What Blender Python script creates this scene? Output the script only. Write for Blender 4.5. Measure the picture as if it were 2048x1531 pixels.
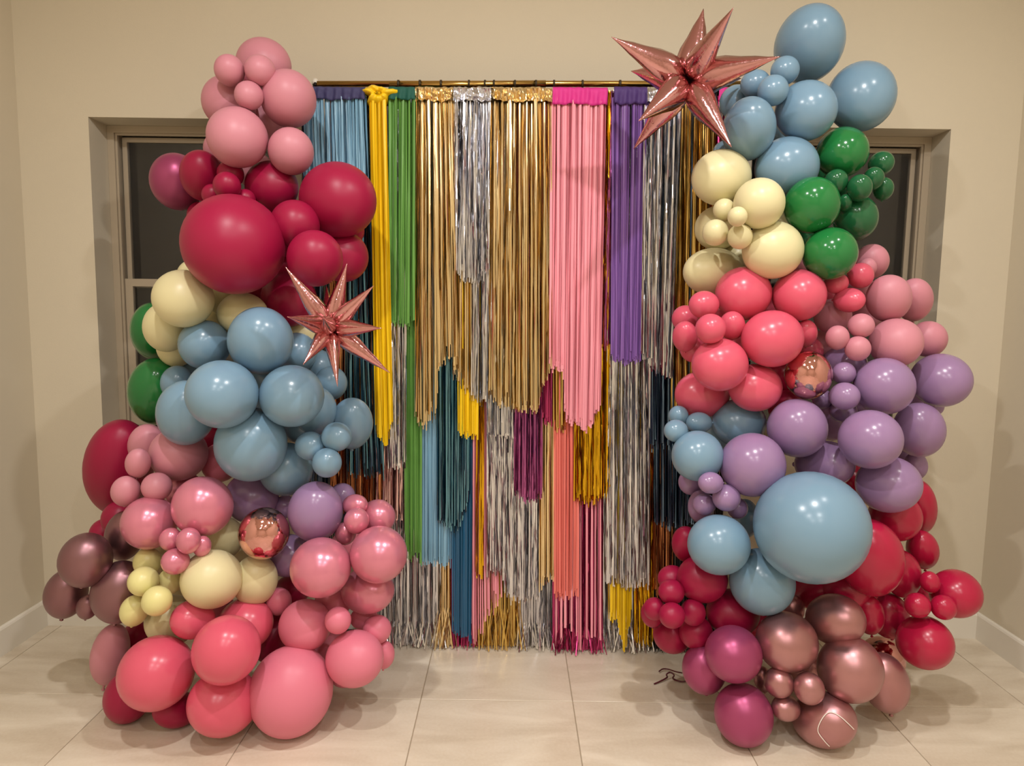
import bpy, bmesh, math, random
from mathutils import Vector, Matrix, noise

# ------------------------------------------------------------------ clear
for o in list(bpy.data.objects):
    bpy.data.objects.remove(o, do_unlink=True)
scene = bpy.context.scene
C = scene.collection
rnd = random.Random(7)

# ------------------------------------------------------------------ camera
W, H = 2048, 1531
F = 1402.0
CAM = Vector((0.0, 0.0, 1.536))
PITCH, ROLL = math.radians(5.994), math.radians(0.8203)
fwd = Vector((0, math.cos(PITCH), -math.sin(PITCH)))
rt0 = Vector((1, 0, 0))
up0 = rt0.cross(fwd)
RT = rt0 * math.cos(ROLL) + up0 * math.sin(ROLL)
UP = -rt0 * math.sin(ROLL) + up0 * math.cos(ROLL)
cd = bpy.data.cameras.new('camera')
cam = bpy.data.objects.new('camera', cd)
C.objects.link(cam)
cd.sensor_width = 36.0
cd.lens = F / W * 36.0
cd.clip_start = 0.02
cam.matrix_world = Matrix(((RT.x, UP.x, -fwd.x, CAM.x), (RT.y, UP.y, -fwd.y, CAM.y),
                           (RT.z, UP.z, -fwd.z, CAM.z), (0, 0, 0, 1)))
scene.camera = cam

# ------------------------------------------------------------------ world, exposure
world = bpy.data.worlds.new('night')
scene.world = world
world.use_nodes = True
world.node_tree.nodes['Background'].inputs[0].default_value = (0.02, 0.022, 0.03, 1)
world.node_tree.nodes['Background'].inputs[1].default_value = 0.25
vs = scene.view_settings
vs.view_transform = 'Standard'
vs.look = 'None'
vs.exposure = 0.19
vs.gamma = 1.0
vs.use_curve_mapping = False

# ------------------------------------------------------------------ ceiling lights (recessed downlights of the room)
CEIL = 3.40
LAMPS = [(-0.70, 1.00, 31), (0.75, 1.15, 31), (1.70, 1.60, 7), (-0.65, -0.6, 21), (0.85, -0.6, 22), (-0.65, -2.2, 18), (0.85, -2.2, 18)]
LAMPCOL = (1.0, 0.965, 0.945)
for (lx, ly, e) in LAMPS:
    ld = bpy.data.lights.new('downlight_lamp', 'AREA')
    ld.shape = 'DISK'
    ld.size = 0.10
    ld.energy = e
    ld.color = LAMPCOL
    lo = bpy.data.objects.new('downlight_lamp', ld)
    lo.location = (lx, ly, CEIL - 0.012)
    C.objects.link(lo)


# ------------------------------------------------------------------ helpers
def ray(px, py):
    d = fwd + RT * ((px - W / 2) / F) - UP * ((py - H / 2) / F)
    return d / d.y                      # normalised so that y == 1


def at(px, py, Y):
    return CAM + ray(px, py) * Y


def srgb(r, g, b):
    def f(c):
        c /= 255.0
        return c / 12.92 if c <= 0.04045 else ((c + 0.055) / 1.055) ** 2.4
    return (f(r), f(g), f(b), 1.0)


def mat(name, col, rough=0.5, metal=0.0, spec=0.5, coat=0.0, sss=0.0, bump=None, var=None, sheen=0.0):
    m = bpy.data.materials.new(name)
    m.use_nodes = True
    nt = m.node_tree
    b = nt.nodes['Principled BSDF']
    b.inputs['Base Color'].default_value = col
    b.inputs['Roughness'].default_value = rough
    b.inputs['Metallic'].default_value = metal
    b.inputs['Specular IOR Level'].default_value = spec
    b.inputs['Coat Weight'].default_value = coat
    b.inputs['Coat Roughness'].default_value = 0.12
    if sss:
        b.inputs['Subsurface Weight'].default_value = sss
        b.inputs['Subsurface Radius'].default_value = (0.05, 0.03, 0.03)
        b.inputs['Subsurface Scale'].default_value = 0.6
    if bump or var:
        tc = nt.nodes.new('ShaderNodeTexCoord')
        if bump:
            n = nt.nodes.new('ShaderNodeTexNoise')
            n.inputs['Scale'].default_value = bump[0]
            n.inputs['Detail'].default_value = 3
            bp = nt.nodes.new('ShaderNodeBump')
            bp.inputs['Strength'].default_value = bump[1]
            bp.inputs['Distance'].default_value = bump[2]
            nt.links.new(tc.outputs['Object'], n.inputs['Vector'])
            nt.links.new(n.outputs['Fac'], bp.inputs['Height'])
            nt.links.new(bp.outputs['Normal'], b.inputs['Normal'])
        if var:
            n2 = nt.nodes.new('ShaderNodeTexNoise')
            n2.inputs['Scale'].default_value = var[0]
            n2.inputs['Detail'].default_value = 4
            mp = nt.nodes.new('ShaderNodeMapping')
            mp.inputs['Scale'].default_value = var[2] if len(var) > 2 else (1, 1, 1)
            rp = nt.nodes.new('ShaderNodeValToRGB')
            k = var[1]
            rp.color_ramp.elements[0].position = 0.3
            rp.color_ramp.elements[1].position = 0.7
            rp.color_ramp.elements[0].color = (col[0] * (1 - k), col[1] * (1 - k), col[2] * (1 - k), 1)
            rp.color_ramp.elements[1].color = (min(1, col[0] * (1 + k)), min(1, col[1] * (1 + k)), min(1, col[2] * (1 + k)), 1)
            nt.links.new(tc.outputs['Object'], mp.inputs['Vector'])
            nt.links.new(mp.outputs['Vector'], n2.inputs['Vector'])
            nt.links.new(n2.outputs['Fac'], rp.inputs['Fac'])
            nt.links.new(rp.outputs['Color'], b.inputs['Base Color'])
    return m


def obj(name, me, m=None, parent=None):
    if m is not None and len(me.materials) == 0:
        me.materials.append(m)
    o = bpy.data.objects.new(name, me)
    C.objects.link(o)
    if parent is not None:
        o.parent = parent
    return o


def bm_mesh(name, bm, smooth=False):
    me = bpy.data.meshes.new(name)
    bm.to_mesh(me)
    bm.free()
    if smooth:
        for p in me.polygons:
            p.use_smooth = True
    return me


def box_bm(bm, x0, x1, y0, y1, z0, z1):
    v = [bm.verts.new(p) for p in ((x0, y0, z0), (x1, y0, z0), (x1, y1, z0), (x0, y1, z0),
                                   (x0, y0, z1), (x1, y0, z1), (x1, y1, z1), (x0, y1, z1))]
    for f in ((0, 3, 2, 1), (4, 5, 6, 7), (0, 1, 5, 4), (1, 2, 6, 5), (2, 3, 7, 6), (3, 0, 4, 7)):
        bm.faces.new([v[i] for i in f])


def box(name, x0, x1, y0, y1, z0, z1, m, parent=None, bevel=0.0):
    bm = bmesh.new()
    box_bm(bm, x0, x1, y0, y1, z0, z1)
    if bevel:
        bmesh.ops.bevel(bm, geom=list(bm.edges), offset=bevel, segments=2, affect='EDGES', profile=0.6)
    return obj(name, bm_mesh(name, bm), m, parent)


def tag(o, label=None, cat=None, group=None, kind=None):
    if label:
        o['label'] = label
    if cat:
        o['category'] = cat
    if group:
        o['group'] = group
    if kind:
        o['kind'] = kind
    return o


def empty(name, loc):
    o = bpy.data.objects.new(name, None)
    o.empty_display_size = 0.05
    o.location = loc
    C.objects.link(o)
    return o


def tube_mesh(name, pts, r, seg=8, caps=True, smooth=True):
    """tube through points; r is a number or list"""
    bm = bmesh.new()
    n = len(pts)
    pts = [Vector(p) for p in pts]
    rings = []
    prev = None
    for i, p in enumerate(pts):
        t = (pts[min(i + 1, n - 1)] - pts[max(i - 1, 0)]).normalized()
        if prev is None:
            a = t.orthogonal().normalized()
        else:
            a = (prev - t * prev.dot(t)).normalized()
        prev = a
        b = t.cross(a)
        rr = r[i] if isinstance(r, (list, tuple)) else r
        rings.append([bm.verts.new(p + (a * math.cos(2 * math.pi * k / seg) + b * math.sin(2 * math.pi * k / seg)) * rr) for k in range(seg)])
    for i in range(n - 1):
        for k in range(seg):
            bm.faces.new((rings[i][k], rings[i][(k + 1) % seg], rings[i + 1][(k + 1) % seg], rings[i + 1][k]))
    if caps:
        bm.faces.new(list(reversed(rings[0])))
        bm.faces.new(rings[-1])
    return bm_mesh(name, bm, smooth)


# ------------------------------------------------------------------ room
D = 3.230                       # back wall
XL, XR = -2.2215, 2.2518
YB = -3.6                       # wall behind the camera
M_wall = mat('beige_wall_paint', srgb(212, 202, 180), 0.75, spec=0.25, bump=(160, 0.10, 0.004), var=(1.3, 0.02))
M_ceil = mat('ceiling_paint', srgb(232, 226, 214), 0.9, spec=0.2)
M_trim = mat('white_trim_paint', srgb(228, 222, 208), 0.45)
M_frame = mat('almond_window_vinyl', srgb(178, 164, 142), 0.4)
M_grout = mat('grout', srgb(168, 152, 130), 0.9)

WZ0, WZ1 = 0.905, 2.362
WINS = [(-1.907, -1.03), (1.06, 1.942)]
REC = 0.14
bm = bmesh.new()
TH = 0.30
xs = [XL - 0.12, WINS[0][0], WINS[0][1], WINS[1][0], WINS[1][1], XR + 0.12]
for i in (0, 2, 4):
    box_bm(bm, xs[i], xs[i + 1], D, D + TH, -0.03, CEIL)
for a, b in WINS:
    box_bm(bm, a, b, D, D + TH, -0.03, WZ0)
    box_bm(bm, a, b, D, D + TH, WZ1, CEIL)
bmesh.ops.remove_doubles(bm, verts=bm.verts, dist=1e-5)
tag(obj('wall_back', bm_mesh('wall_back', bm), M_wall), kind='structure')
tag(box('wall_left', XL - 0.12, XL, YB, D, -0.03, CEIL, M_wall), kind='structure')
tag(box('wall_right', XR, XR + 0.12, YB, D, -0.03, CEIL, M_wall), kind='structure')
tag(box('wall_front', XL - 0.12, XR + 0.12, YB - 0.12, YB, -0.03, CEIL, M_wall), kind='structure')
tag(box('ceiling', XL - 0.12, XR + 0.12, YB - 0.12, D + TH, CEIL, CEIL + 0.1, M_ceil), kind='structure')
fl = tag(box('floor', XL - 0.12, XR + 0.12, YB - 0.12, D + 0.02, -0.06, -0.003, M_grout), kind='structure')


# porcelain tiles, each a part of the floor
def tile_material():
    m = bpy.data.materials.new('travertine_porcelain')
    m.use_nodes = True
    nt = m.node_tree
    b = nt.nodes['Principled BSDF']
    b.inputs['Roughness'].default_value = 0.33
    b.inputs['Specular IOR Level'].default_value = 0.45
    g = nt.nodes.new('ShaderNodeNewGeometry')
    mp = nt.nodes.new('ShaderNodeMapping')
    mp.inputs['Scale'].default_value = (0.9, 3.2, 1)
    mp.inputs['Rotation'].default_value = (0, 0, 0.18)
    n = nt.nodes.new('ShaderNodeTexNoise')
    n.inputs['Scale'].default_value = 2.4
    n.inputs['Detail'].default_value = 6
    n.inputs['Distortion'].default_value = 0.7
    rp = nt.nodes.new('ShaderNodeValToRGB')
    rp.color_ramp.elements[0].position = 0.35
    rp.color_ramp.elements[1].position = 0.68
    rp.color_ramp.elements[0].color = srgb(206, 192, 170)
    rp.color_ramp.elements[1].color = srgb(228, 217, 197)
    n2 = nt.nodes.new('ShaderNodeTexNoise')
    n2.inputs['Scale'].default_value = 90
    n2.inputs['Detail'].default_value = 2
    mx = nt.nodes.new('ShaderNodeMixRGB')
    mx.blend_type = 'OVERLAY'
    mx.inputs['Fac'].default_value = 0.12
    oi = nt.nodes.new('ShaderNodeObjectInfo')
    ad = nt.nodes.new('ShaderNodeVectorMath')
    ad.operation = 'MULTIPLY_ADD'
    ad.inputs[1].default_value = (7, 7, 7)
    nt.links.new(oi.outputs['Random'], ad.inputs[0])
    nt.links.new(g.outputs['Position'], ad.inputs[2])
    nt.links.new(ad.outputs[0], mp.inputs['Vector'])
    nt.links.new(mp.outputs['Vector'], n.inputs['Vector'])
    nt.links.new(n.outputs['Fac'], rp.inputs['Fac'])
    nt.links.new(g.outputs['Position'], n2.inputs['Vector'])
    nt.links.new(rp.outputs['Color'], mx.inputs['Color1'])
    nt.links.new(n2.outputs['Fac'], mx.inputs['Color2'])
    nt.links.new(mx.outputs['Color'], b.inputs['Base Color'])
    return m


M_tile = tile_material()
TS, G = 0.600, 0.0035
jx0, jy0 = 0.2577, 2.624
tile_cache = {}
for i in range(-6, 6):
    for j in range(-12, 2):
        x0, x1 = jx0 + i * TS + G / 2, jx0 + (i + 1) * TS - G / 2
        y0, y1 = jy0 + j * TS + G / 2, jy0 + (j + 1) * TS - G / 2
        x0, x1, y0, y1 = max(x0, XL), min(x1, XR), max(y0, YB), min(y1, D)
        if x1 - x0 < 0.01 or y1 - y0 < 0.01:
            continue
        key = (round(x1 - x0, 3), round(y1 - y0, 3))
        if key not in tile_cache:
            bm = bmesh.new()
            box_bm(bm, -(x1 - x0) / 2, (x1 - x0) / 2, -(y1 - y0) / 2, (y1 - y0) / 2, -0.008, 0)
            top = [e for e in bm.edges if all(v.co.z > -0.001 for v in e.verts)]
            bmesh.ops.bevel(bm, geom=top, offset=0.0012, segments=1, affect='EDGES')
            tile_cache[key] = bm_mesh('tile', bm)
        t = obj('tile', tile_cache[key], M_tile, fl)
        t.location = ((x0 + x1) / 2, (y0 + y1) / 2, 0)

# baseboards with a rounded top
BH = 0.1277


def baseboard(name, p0, p1, inward):
    prof = [(0, 0), (0.016, 0), (0.016, BH - 0.012), (0.012, BH - 0.004), (0.006, BH), (0, BH)]
    bm = bmesh.new()
    a = [bm.verts.new(Vector((p0[0], p0[1], 0)) + Vector((inward[0] * d, inward[1] * d, z))) for d, z in prof]
    b = [bm.verts.new(Vector((p1[0], p1[1], 0)) + Vector((inward[0] * d, inward[1] * d, z))) for d, z in prof]
    n = len(prof)
    for i in range(n):
        bm.faces.new((a[i], a[(i + 1) % n], b[(i + 1) % n], b[i]))
    bm.faces.new(list(reversed(a)))
    bm.faces.new(b)
    bmesh.ops.recalc_face_normals(bm, faces=list(bm.faces))
    return tag(obj(name, bm_mesh(name, bm), M_trim), kind='structure')


baseboard('baseboard_back', (XL + .016, D), (XR - .016, D), (0, -1))
baseboard('baseboard_left', (XL, YB), (XL, D), (1, 0))
baseboard('baseboard_right', (XR, YB), (XR, D), (-1, 0))

# windows: single-hung, set back in the reveal
M_glass = bpy.data.materials.new('window_glass')
M_glass.use_nodes = True
gb = M_glass.node_tree.nodes['Principled BSDF']
gb.inputs['Transmission Weight'].default_value = 1.0
gb.inputs['Roughness'].default_value = 0.02
gb.inputs['IOR'].default_value = 1.45
M_scr = mat('dark_insect_screen', srgb(40, 36, 34), 0.85)
M_ext = mat('night_hedge', srgb(30, 28, 26), 0.95)


def bars(name, rects, y0, y1, m, parent, bevel=0.003):
    """frame made from mitre-less bars: one part"""
    bm = bmesh.new()
    for (a, b, c, d) in rects:
        box_bm(bm, a, b, y0, y1, c, d)
    return obj(name, bm_mesh(name, bm), m, parent)


def ring(x0, x1, z0, z1, w):
    return [(x0, x0 + w, z0, z1), (x1 - w, x1, z0, z1), (x0 + w, x1 - w, z0, z0 + w), (x0 + w, x1 - w, z1 - w, z1)]


for n, (a, b) in enumerate(WINS):
    w = empty('window_%d' % (n + 1), ((a + b) / 2, D + REC, WZ0))
    tag(w, kind='structure')
    ox, oy, oz = w.location
    yy = REC
    # coordinates are local to the window empty
    A, B = a - ox, b - ox
    hgt = WZ1 - WZ0
    FW = 0.032
    f = bars('window_frame', ring(A + 0.001, B - 0.001, 0.001, hgt - 0.001, FW), 0.0, 0.085, M_frame, w)
    bars('stop_bead', ring(A + FW + .0005, B - FW - .0005, FW + .0005, hgt - FW - .0005, 0.010), 0.010, 0.022, M_frame, w)
    mid = hgt * 0.495
    # upper sash further out, lower sash nearer the room
    bars('upper_sash', ring(A + FW + .011, B - FW - .011, mid - 0.012, hgt - FW - .011, 0.022), 0.05, 0.072, M_frame, w)
    bars('lower_sash', ring(A + FW + .011, B - FW - .011, FW + .011, mid + 0.03, 0.036), 0.024, 0.048, M_frame, w)
    g1 = box('pane', A + FW + .03, B - FW - .03, 0.058, 0.062, mid + 0.008, hgt - FW - .03, M_glass, w)
    g2 = box('pane', A + FW + .045, B - FW - .045, 0.034, 0.038, FW + .045, mid - 0.004, M_glass, w)
    box('sash_lock', -0.03, 0.03, 0.026, 0.044, mid + 0.0305, mid + 0.043, M_frame, w, bevel=0.003)
    box('insect_screen', A + FW, B - FW, 0.076, 0.078, FW, hgt - FW, M_scr, w)

# downlight trims of the ceiling
M_lamp = bpy.data.materials.new('lamp_trim_white')
M_lamp.use_nodes = True
M_lamp.node_tree.nodes['Principled BSDF'].inputs['Base Color'].default_value = (0.85, 0.83, 0.8, 1)
trim_me = None
for (lx, ly, e) in LAMPS:
    if trim_me is None:
        bm = bmesh.new()
        S = 32
        prof = [(0.068, 0.0), (0.070, -0.006), (0.095, -0.008), (0.100, 0.0)]
        rg = [[bm.verts.new((r * math.cos(2 * math.pi * k / S), r * math.sin(2 * math.pi * k / S), z)) for k in range(S)] for r, z in prof]
        for i in range(len(prof) - 1):
            for k in range(S):
                bm.faces.new((rg[i][k], rg[i][(k + 1) % S], rg[i + 1][(k + 1) % S], rg[i + 1][k]))
        trim_me = bm_mesh('downlight_trim', bm)
        trim_me.materials.append(M_lamp)
    o = obj('ceiling_downlight', trim_me)
    o.location = (lx, ly, CEIL - 0.001)
    tag(o, 'white ring of a recessed downlight in the ceiling', 'downlight', 'ceiling downlights')

# ------------------------------------------------------------------ backdrop stand
YC = 3.03                                  # plane of the rod
M_rod = mat('antique_gold_metal', srgb(196, 160, 92), 0.22, 1.0)
M_post = mat('black_steel', srgb(40, 36, 34), 0.4, 0.6)
M_tape = mat('dark_tie_band', srgb(60, 48, 30), 0.5, 0.3)
pl, pr = at(621, 168, YC), at(1492, 168, YC)
ZR = (pl.z + pr.z) / 2
st = empty('backdrop_stand', ((pl.x + pr.x) / 2, YC, 0))
tag(st, 'slim gold backdrop stand whose top rod carries the fringe curtains', 'stand')
ox, oy, _ = st.location
r0, r1 = at(635, 168, YC), at(1500, 168, YC)


def loc(p):
    return Vector(p) - Vector((ox, oy, 0))


obj('rod', tube_mesh('rod', [loc(r0), loc((0, YC, (r0.z + r1.z) / 2)), loc(r1)], 0.0125, 16), M_rod, st)
obj('rod', tube_mesh('rod', [loc((r0.x + 0.3, YC + 0.001, r0.z)), loc((r0.x + 0.95, YC + 0.001, ZR + 0.002))], 0.0145, 16), M_rod, st)
for P in (pl, pr):
    obj('post', tube_mesh('post', [loc((P.x, YC + 0.075, 0.004)), loc((P.x, YC + 0.075, P.z + 0.02))], 0.012, 14), M_post, st)
    obj('bracket', tube_mesh('bracket', [loc((P.x, YC + 0.075, P.z)), loc((P.x + (0.02 if P.x < 0 else -0.02), YC, P.z))], 0.008, 10), M_post, st)
    b = box('base_plate', P.x - ox - 0.12, P.x - ox + 0.12, -0.10, 0.18, 0.0, 0.006, M_post, st, bevel=0.002)
    obj('finial', tube_mesh('finial', [loc((P.x, YC + 0.075, P.z + 0.02)), loc((P.x, YC + 0.075, P.z + 0.032)), loc((P.x, YC + 0.075, P.z + 0.045))], [0.014, 0.015, 0.008], 14), M_trim, st)
for px in (797, 840, 882, 938, 970, 988, 1030, 1072, 1108, 1165, 1240):
    p = at(px, 168, YC)
    zz = r0.z + (r1.z - r0.z) * (p.x - r0.x) / (r1.x - r0.x)
    obj('tie_band', tube_mesh('tie_band', [loc((p.x - 0.004, YC, zz)), loc((p.x + 0.004, YC, zz))], 0.0165, 14), M_tape, st)

# ------------------------------------------------------------------ fringe curtains
FM = {
    'gold': mat('gold_foil', srgb(238, 214, 166), 0.2, 1.0),
    'brass': mat('brass_foil', srgb(222, 188, 110), 0.22, 1.0),
    'bright': mat('bright_yellow_gold_foil', srgb(226, 178, 40), 0.2, 1.0),
    'silver': mat('silver_foil', srgb(222, 223, 230), 0.2, 1.0),
    'teal': mat('teal_blue_foil', srgb(104, 152, 174), 0.24, 1.0),
    'navyfoil': mat('dark_blue_foil', srgb(96, 120, 146), 0.25, 1.0),
    'copper': mat('copper_foil', srgb(186, 126, 82), 0.25, 1.0),
    'magfoil': mat('magenta_foil', srgb(186, 66, 118), 0.25, 0.9),
    'purfoil': mat('violet_foil', srgb(172, 92, 150), 0.24, 0.95),
    'rosefoil': mat('rose_silver_foil', srgb(212, 178, 178), 0.22, 1.0),
    'pink': mat('pink_plastic', srgb(246, 160, 174), 0.38, spec=0.4),
    'coral': mat('coral_plastic', srgb(242, 128, 116), 0.38, spec=0.4),
    'yellow': mat('yellow_plastic', srgb(248, 206, 28), 0.3, spec=0.45),
    'green': mat('green_plastic', srgb(104, 158, 74), 0.3, spec=0.45),
    'ltblue': mat('light_blue_plastic', srgb(132, 178, 204), 0.3, spec=0.5),
    'dkblue': mat('deep_blue_plastic', srgb(36, 92, 128), 0.3, spec=0.5),
    'purple': mat('purple_plastic', srgb(132, 92, 166), 0.32, spec=0.45),
    'h_navy': mat('navy_tissue', srgb(58, 56, 98), 0.7),
    'h_green': mat('dark_green_tissue', srgb(12, 84, 72), 0.7),
    'h_magenta': mat('magenta_tissue', srgb(214, 46, 140), 0.65),
    'h_purple': mat('dark_purple_tissue', srgb(72, 44, 110), 0.65),
    'black': mat('black_foil', srgb(24, 20, 22), 0.35, 0.4),
}
FOIL = {'gold', 'brass', 'bright', 'silver', 'teal', 'navyfoil', 'copper', 'magfoil', 'purfoil', 'rosefoil', 'black'}


def interp(prof, u):
    for (u0, v0), (u1, v1) in zip(prof, prof[1:]):
        if u <= u1:
            k = (u - u0) / max(1e-6, u1 - u0)
            return v0 + (v1 - v0) * k
    return prof[-1][1]


def fringe(label, key, x0, x1, prof, Y, header=None, bx=None, crink=0.0, jag=12, width=None, ply=None, floor=False, name='fringe_curtain', top=206, pitch=None):
    """x0,x1: photo columns at the top; prof: [(fraction across, photo row of the tips)]; bx: columns at the tips"""
    R = random.Random(sum(map(ord, label)) * 31 + int(x0))
    bx = bx or (x0, x1)
    foil = key in FOIL
    width = width or (0.0046 if foil else 0.0056)
    ply = ply or (3 if foil else 2)
    pitch = pitch or (0.0040 if foil else 0.0040)
    crink *= 0.42
    zc = at((x0 + x1) / 2, 178, Y).z
    pL, pR = at(x0, 300, Y), at(x1, 300, Y)
    root = empty(name, ((pL.x + pR.x) / 2, Y, zc))
    tag(root, label, 'fringe curtain', 'layered fringe curtains on the rod')
    o = root.location.copy()
    wv = pR.x - pL.x
    verts, faces = [], []
    n = max(3, int(wv / pitch))
    ph = R.uniform(0, 6.28)
    lam = R.uniform(0.024, 0.034)
    for pl_ in range(ply):
        for i in range(n):
            u = (i + R.uniform(0.1, 0.9)) / n
            pyb = interp(prof, u) + R.gauss(0, jag * 0.5) - (R.random() ** 4) * jag * 2.2
            pt = at(x0 + (x1 - x0) * u, top, Y)
            pb = at(bx[0] + (bx[1] - bx[0]) * u, pyb, Y)
            zt = zc - (0.028 if header else 0.004) - R.uniform(0, 0.012)
            zb = max(pb.z, 0.012 if not floor else 0.006)
            L = zt - zb
            if L < 0.02:
                continue
            seg = max(6, int(L / (0.055 if crink > 0.12 else 0.09)))
            wd = width * R.uniform(0.75, 1.25)
            a0 = 1.0 * math.sin(2 * math.pi * pt.x / lam + ph) + 0.45 * math.sin(2 * math.pi * pt.x / (lam * 2.7) + ph * 2) + R.gauss(0, 0.22)
            yo = 0.0045 * math.cos(2 * math.pi * pt.x / lam + ph) + R.uniform(-0.0025, 0.0025) + 0.003 * pl_
            tw = R.gauss(0, 0.35)
            sw = R.uniform(-0.004, 0.004)
            w1, w2 = R.uniform(0, 6.28), R.uniform(3, 7)
            cr = 0.0
            base = len(verts)
            curl = floor and R.random() < 0.4
            cdx, cdy = R.uniform(-0.035, 0.035), -R.uniform(0.0, 0.055)
            for s in range(seg + 1):
                k = s / seg
                z = zt + (zb - zt) * k
                x = pt.x + (pb.x - pt.x) * k + sw * k * math.sin(k * 3 + w1) + R.gauss(0, 0.0002)
                cr = 0.86 * cr + R.gauss(0, crink * 0.30) + (R.gauss(0, 0.8) if R.random() < crink * 0.2 else 0)
                a = a0 * (1 - 0.35 * k) + tw * k + 0.25 * math.sin(k * w2 + w1) + cr
                y = Y + yo + 0.003 * math.sin(k * w2 * 1.3 + w1) + R.gauss(0, 0.0004 + crink * 0.0016) + (R.gauss(0, 0.006) if R.random() < 0.02 + crink * 0.25 and foil else 0)
                if curl and s >= seg - 1:
                    q = 0.5 if s == seg - 1 else 1.0
                    x += cdx * q
                    y += cdy * q
                    z = max(z, 0.004) if q < 1 else 0.004 + R.uniform(0, 0.012)
                tl = 0.4 * wd / 2 if s < seg else 0.3 * wd
                dx, dy = math.cos(a) * wd / 2, math.sin(a) * wd / 2
                dz = R.gauss(0, 0.0003 + crink * 0.0006)
                verts.append((x - dx - o.x, y - dy - o.y, z - dz - o.z))
                verts.append((x + dx - o.x, y + dy - o.y, z + dz - o.z))
            for s in range(seg):
                b = base + 2 * s
                faces.append((b, b + 1, b + 3, b + 2))
    me = bpy.data.meshes.new('fringe')
    me.from_pydata(verts, [], faces)
    fo = obj('fringe', me, FM[key], root)
    fo['kind'] = 'stuff'
    if header:
        hm, ya, yb = header
        bm = bmesh.new()
        cols = max(8, int(wv / 0.004))
        rows = 7
        foilh = hm in FOIL
        grid = []
        pa, pb_ = at((x0 + x1) / 2, ya, Y).z, at((x0 + x1) / 2, yb, Y).z
        for i in range(cols + 1):
            u = i / cols
            x = pL.x + wv * u
            amp = 0.004 if not foilh else 0.006
            col = []
            lo = pb_ + 0.0025 * math.sin(u * 9 + ph) + 0.002 * math.sin(u * 23)
            for j in range(rows + 1):
                v = j / rows
                z = pa + (lo - pa) * v
                y = Y - 0.011 + amp * math.sin(2 * math.pi * x / (0.026 if foilh else 0.036) + ph + 0.6 * v) * (0.5 + 0.8 * v)
                y += 0.003 * noise.noise((x * 60, z * 60, ph))
                if foilh:
                    y += 0.014 * noise.noise((x * 42, z * 42, ph + 3)) + 0.003 * noise.noise((x * 120, z * 120, ph))
                if j == 0:
                    y += 0.012
                col.append(bm.verts.new((x - o.x, y - o.y, z - o.z)))
            grid.append(col)
        for i in range(cols):
            for j in range(rows):
                bm.faces.new((grid[i][j], grid[i][j + 1], grid[i + 1][j + 1], grid[i + 1][j]))
        he = obj('header_band', bm_mesh('header_band', bm, not foilh), FM[hm], root)
        sm = he.modifiers.new('thickness', 'SOLIDIFY')
        sm.thickness = 0.0015
    return root


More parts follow.
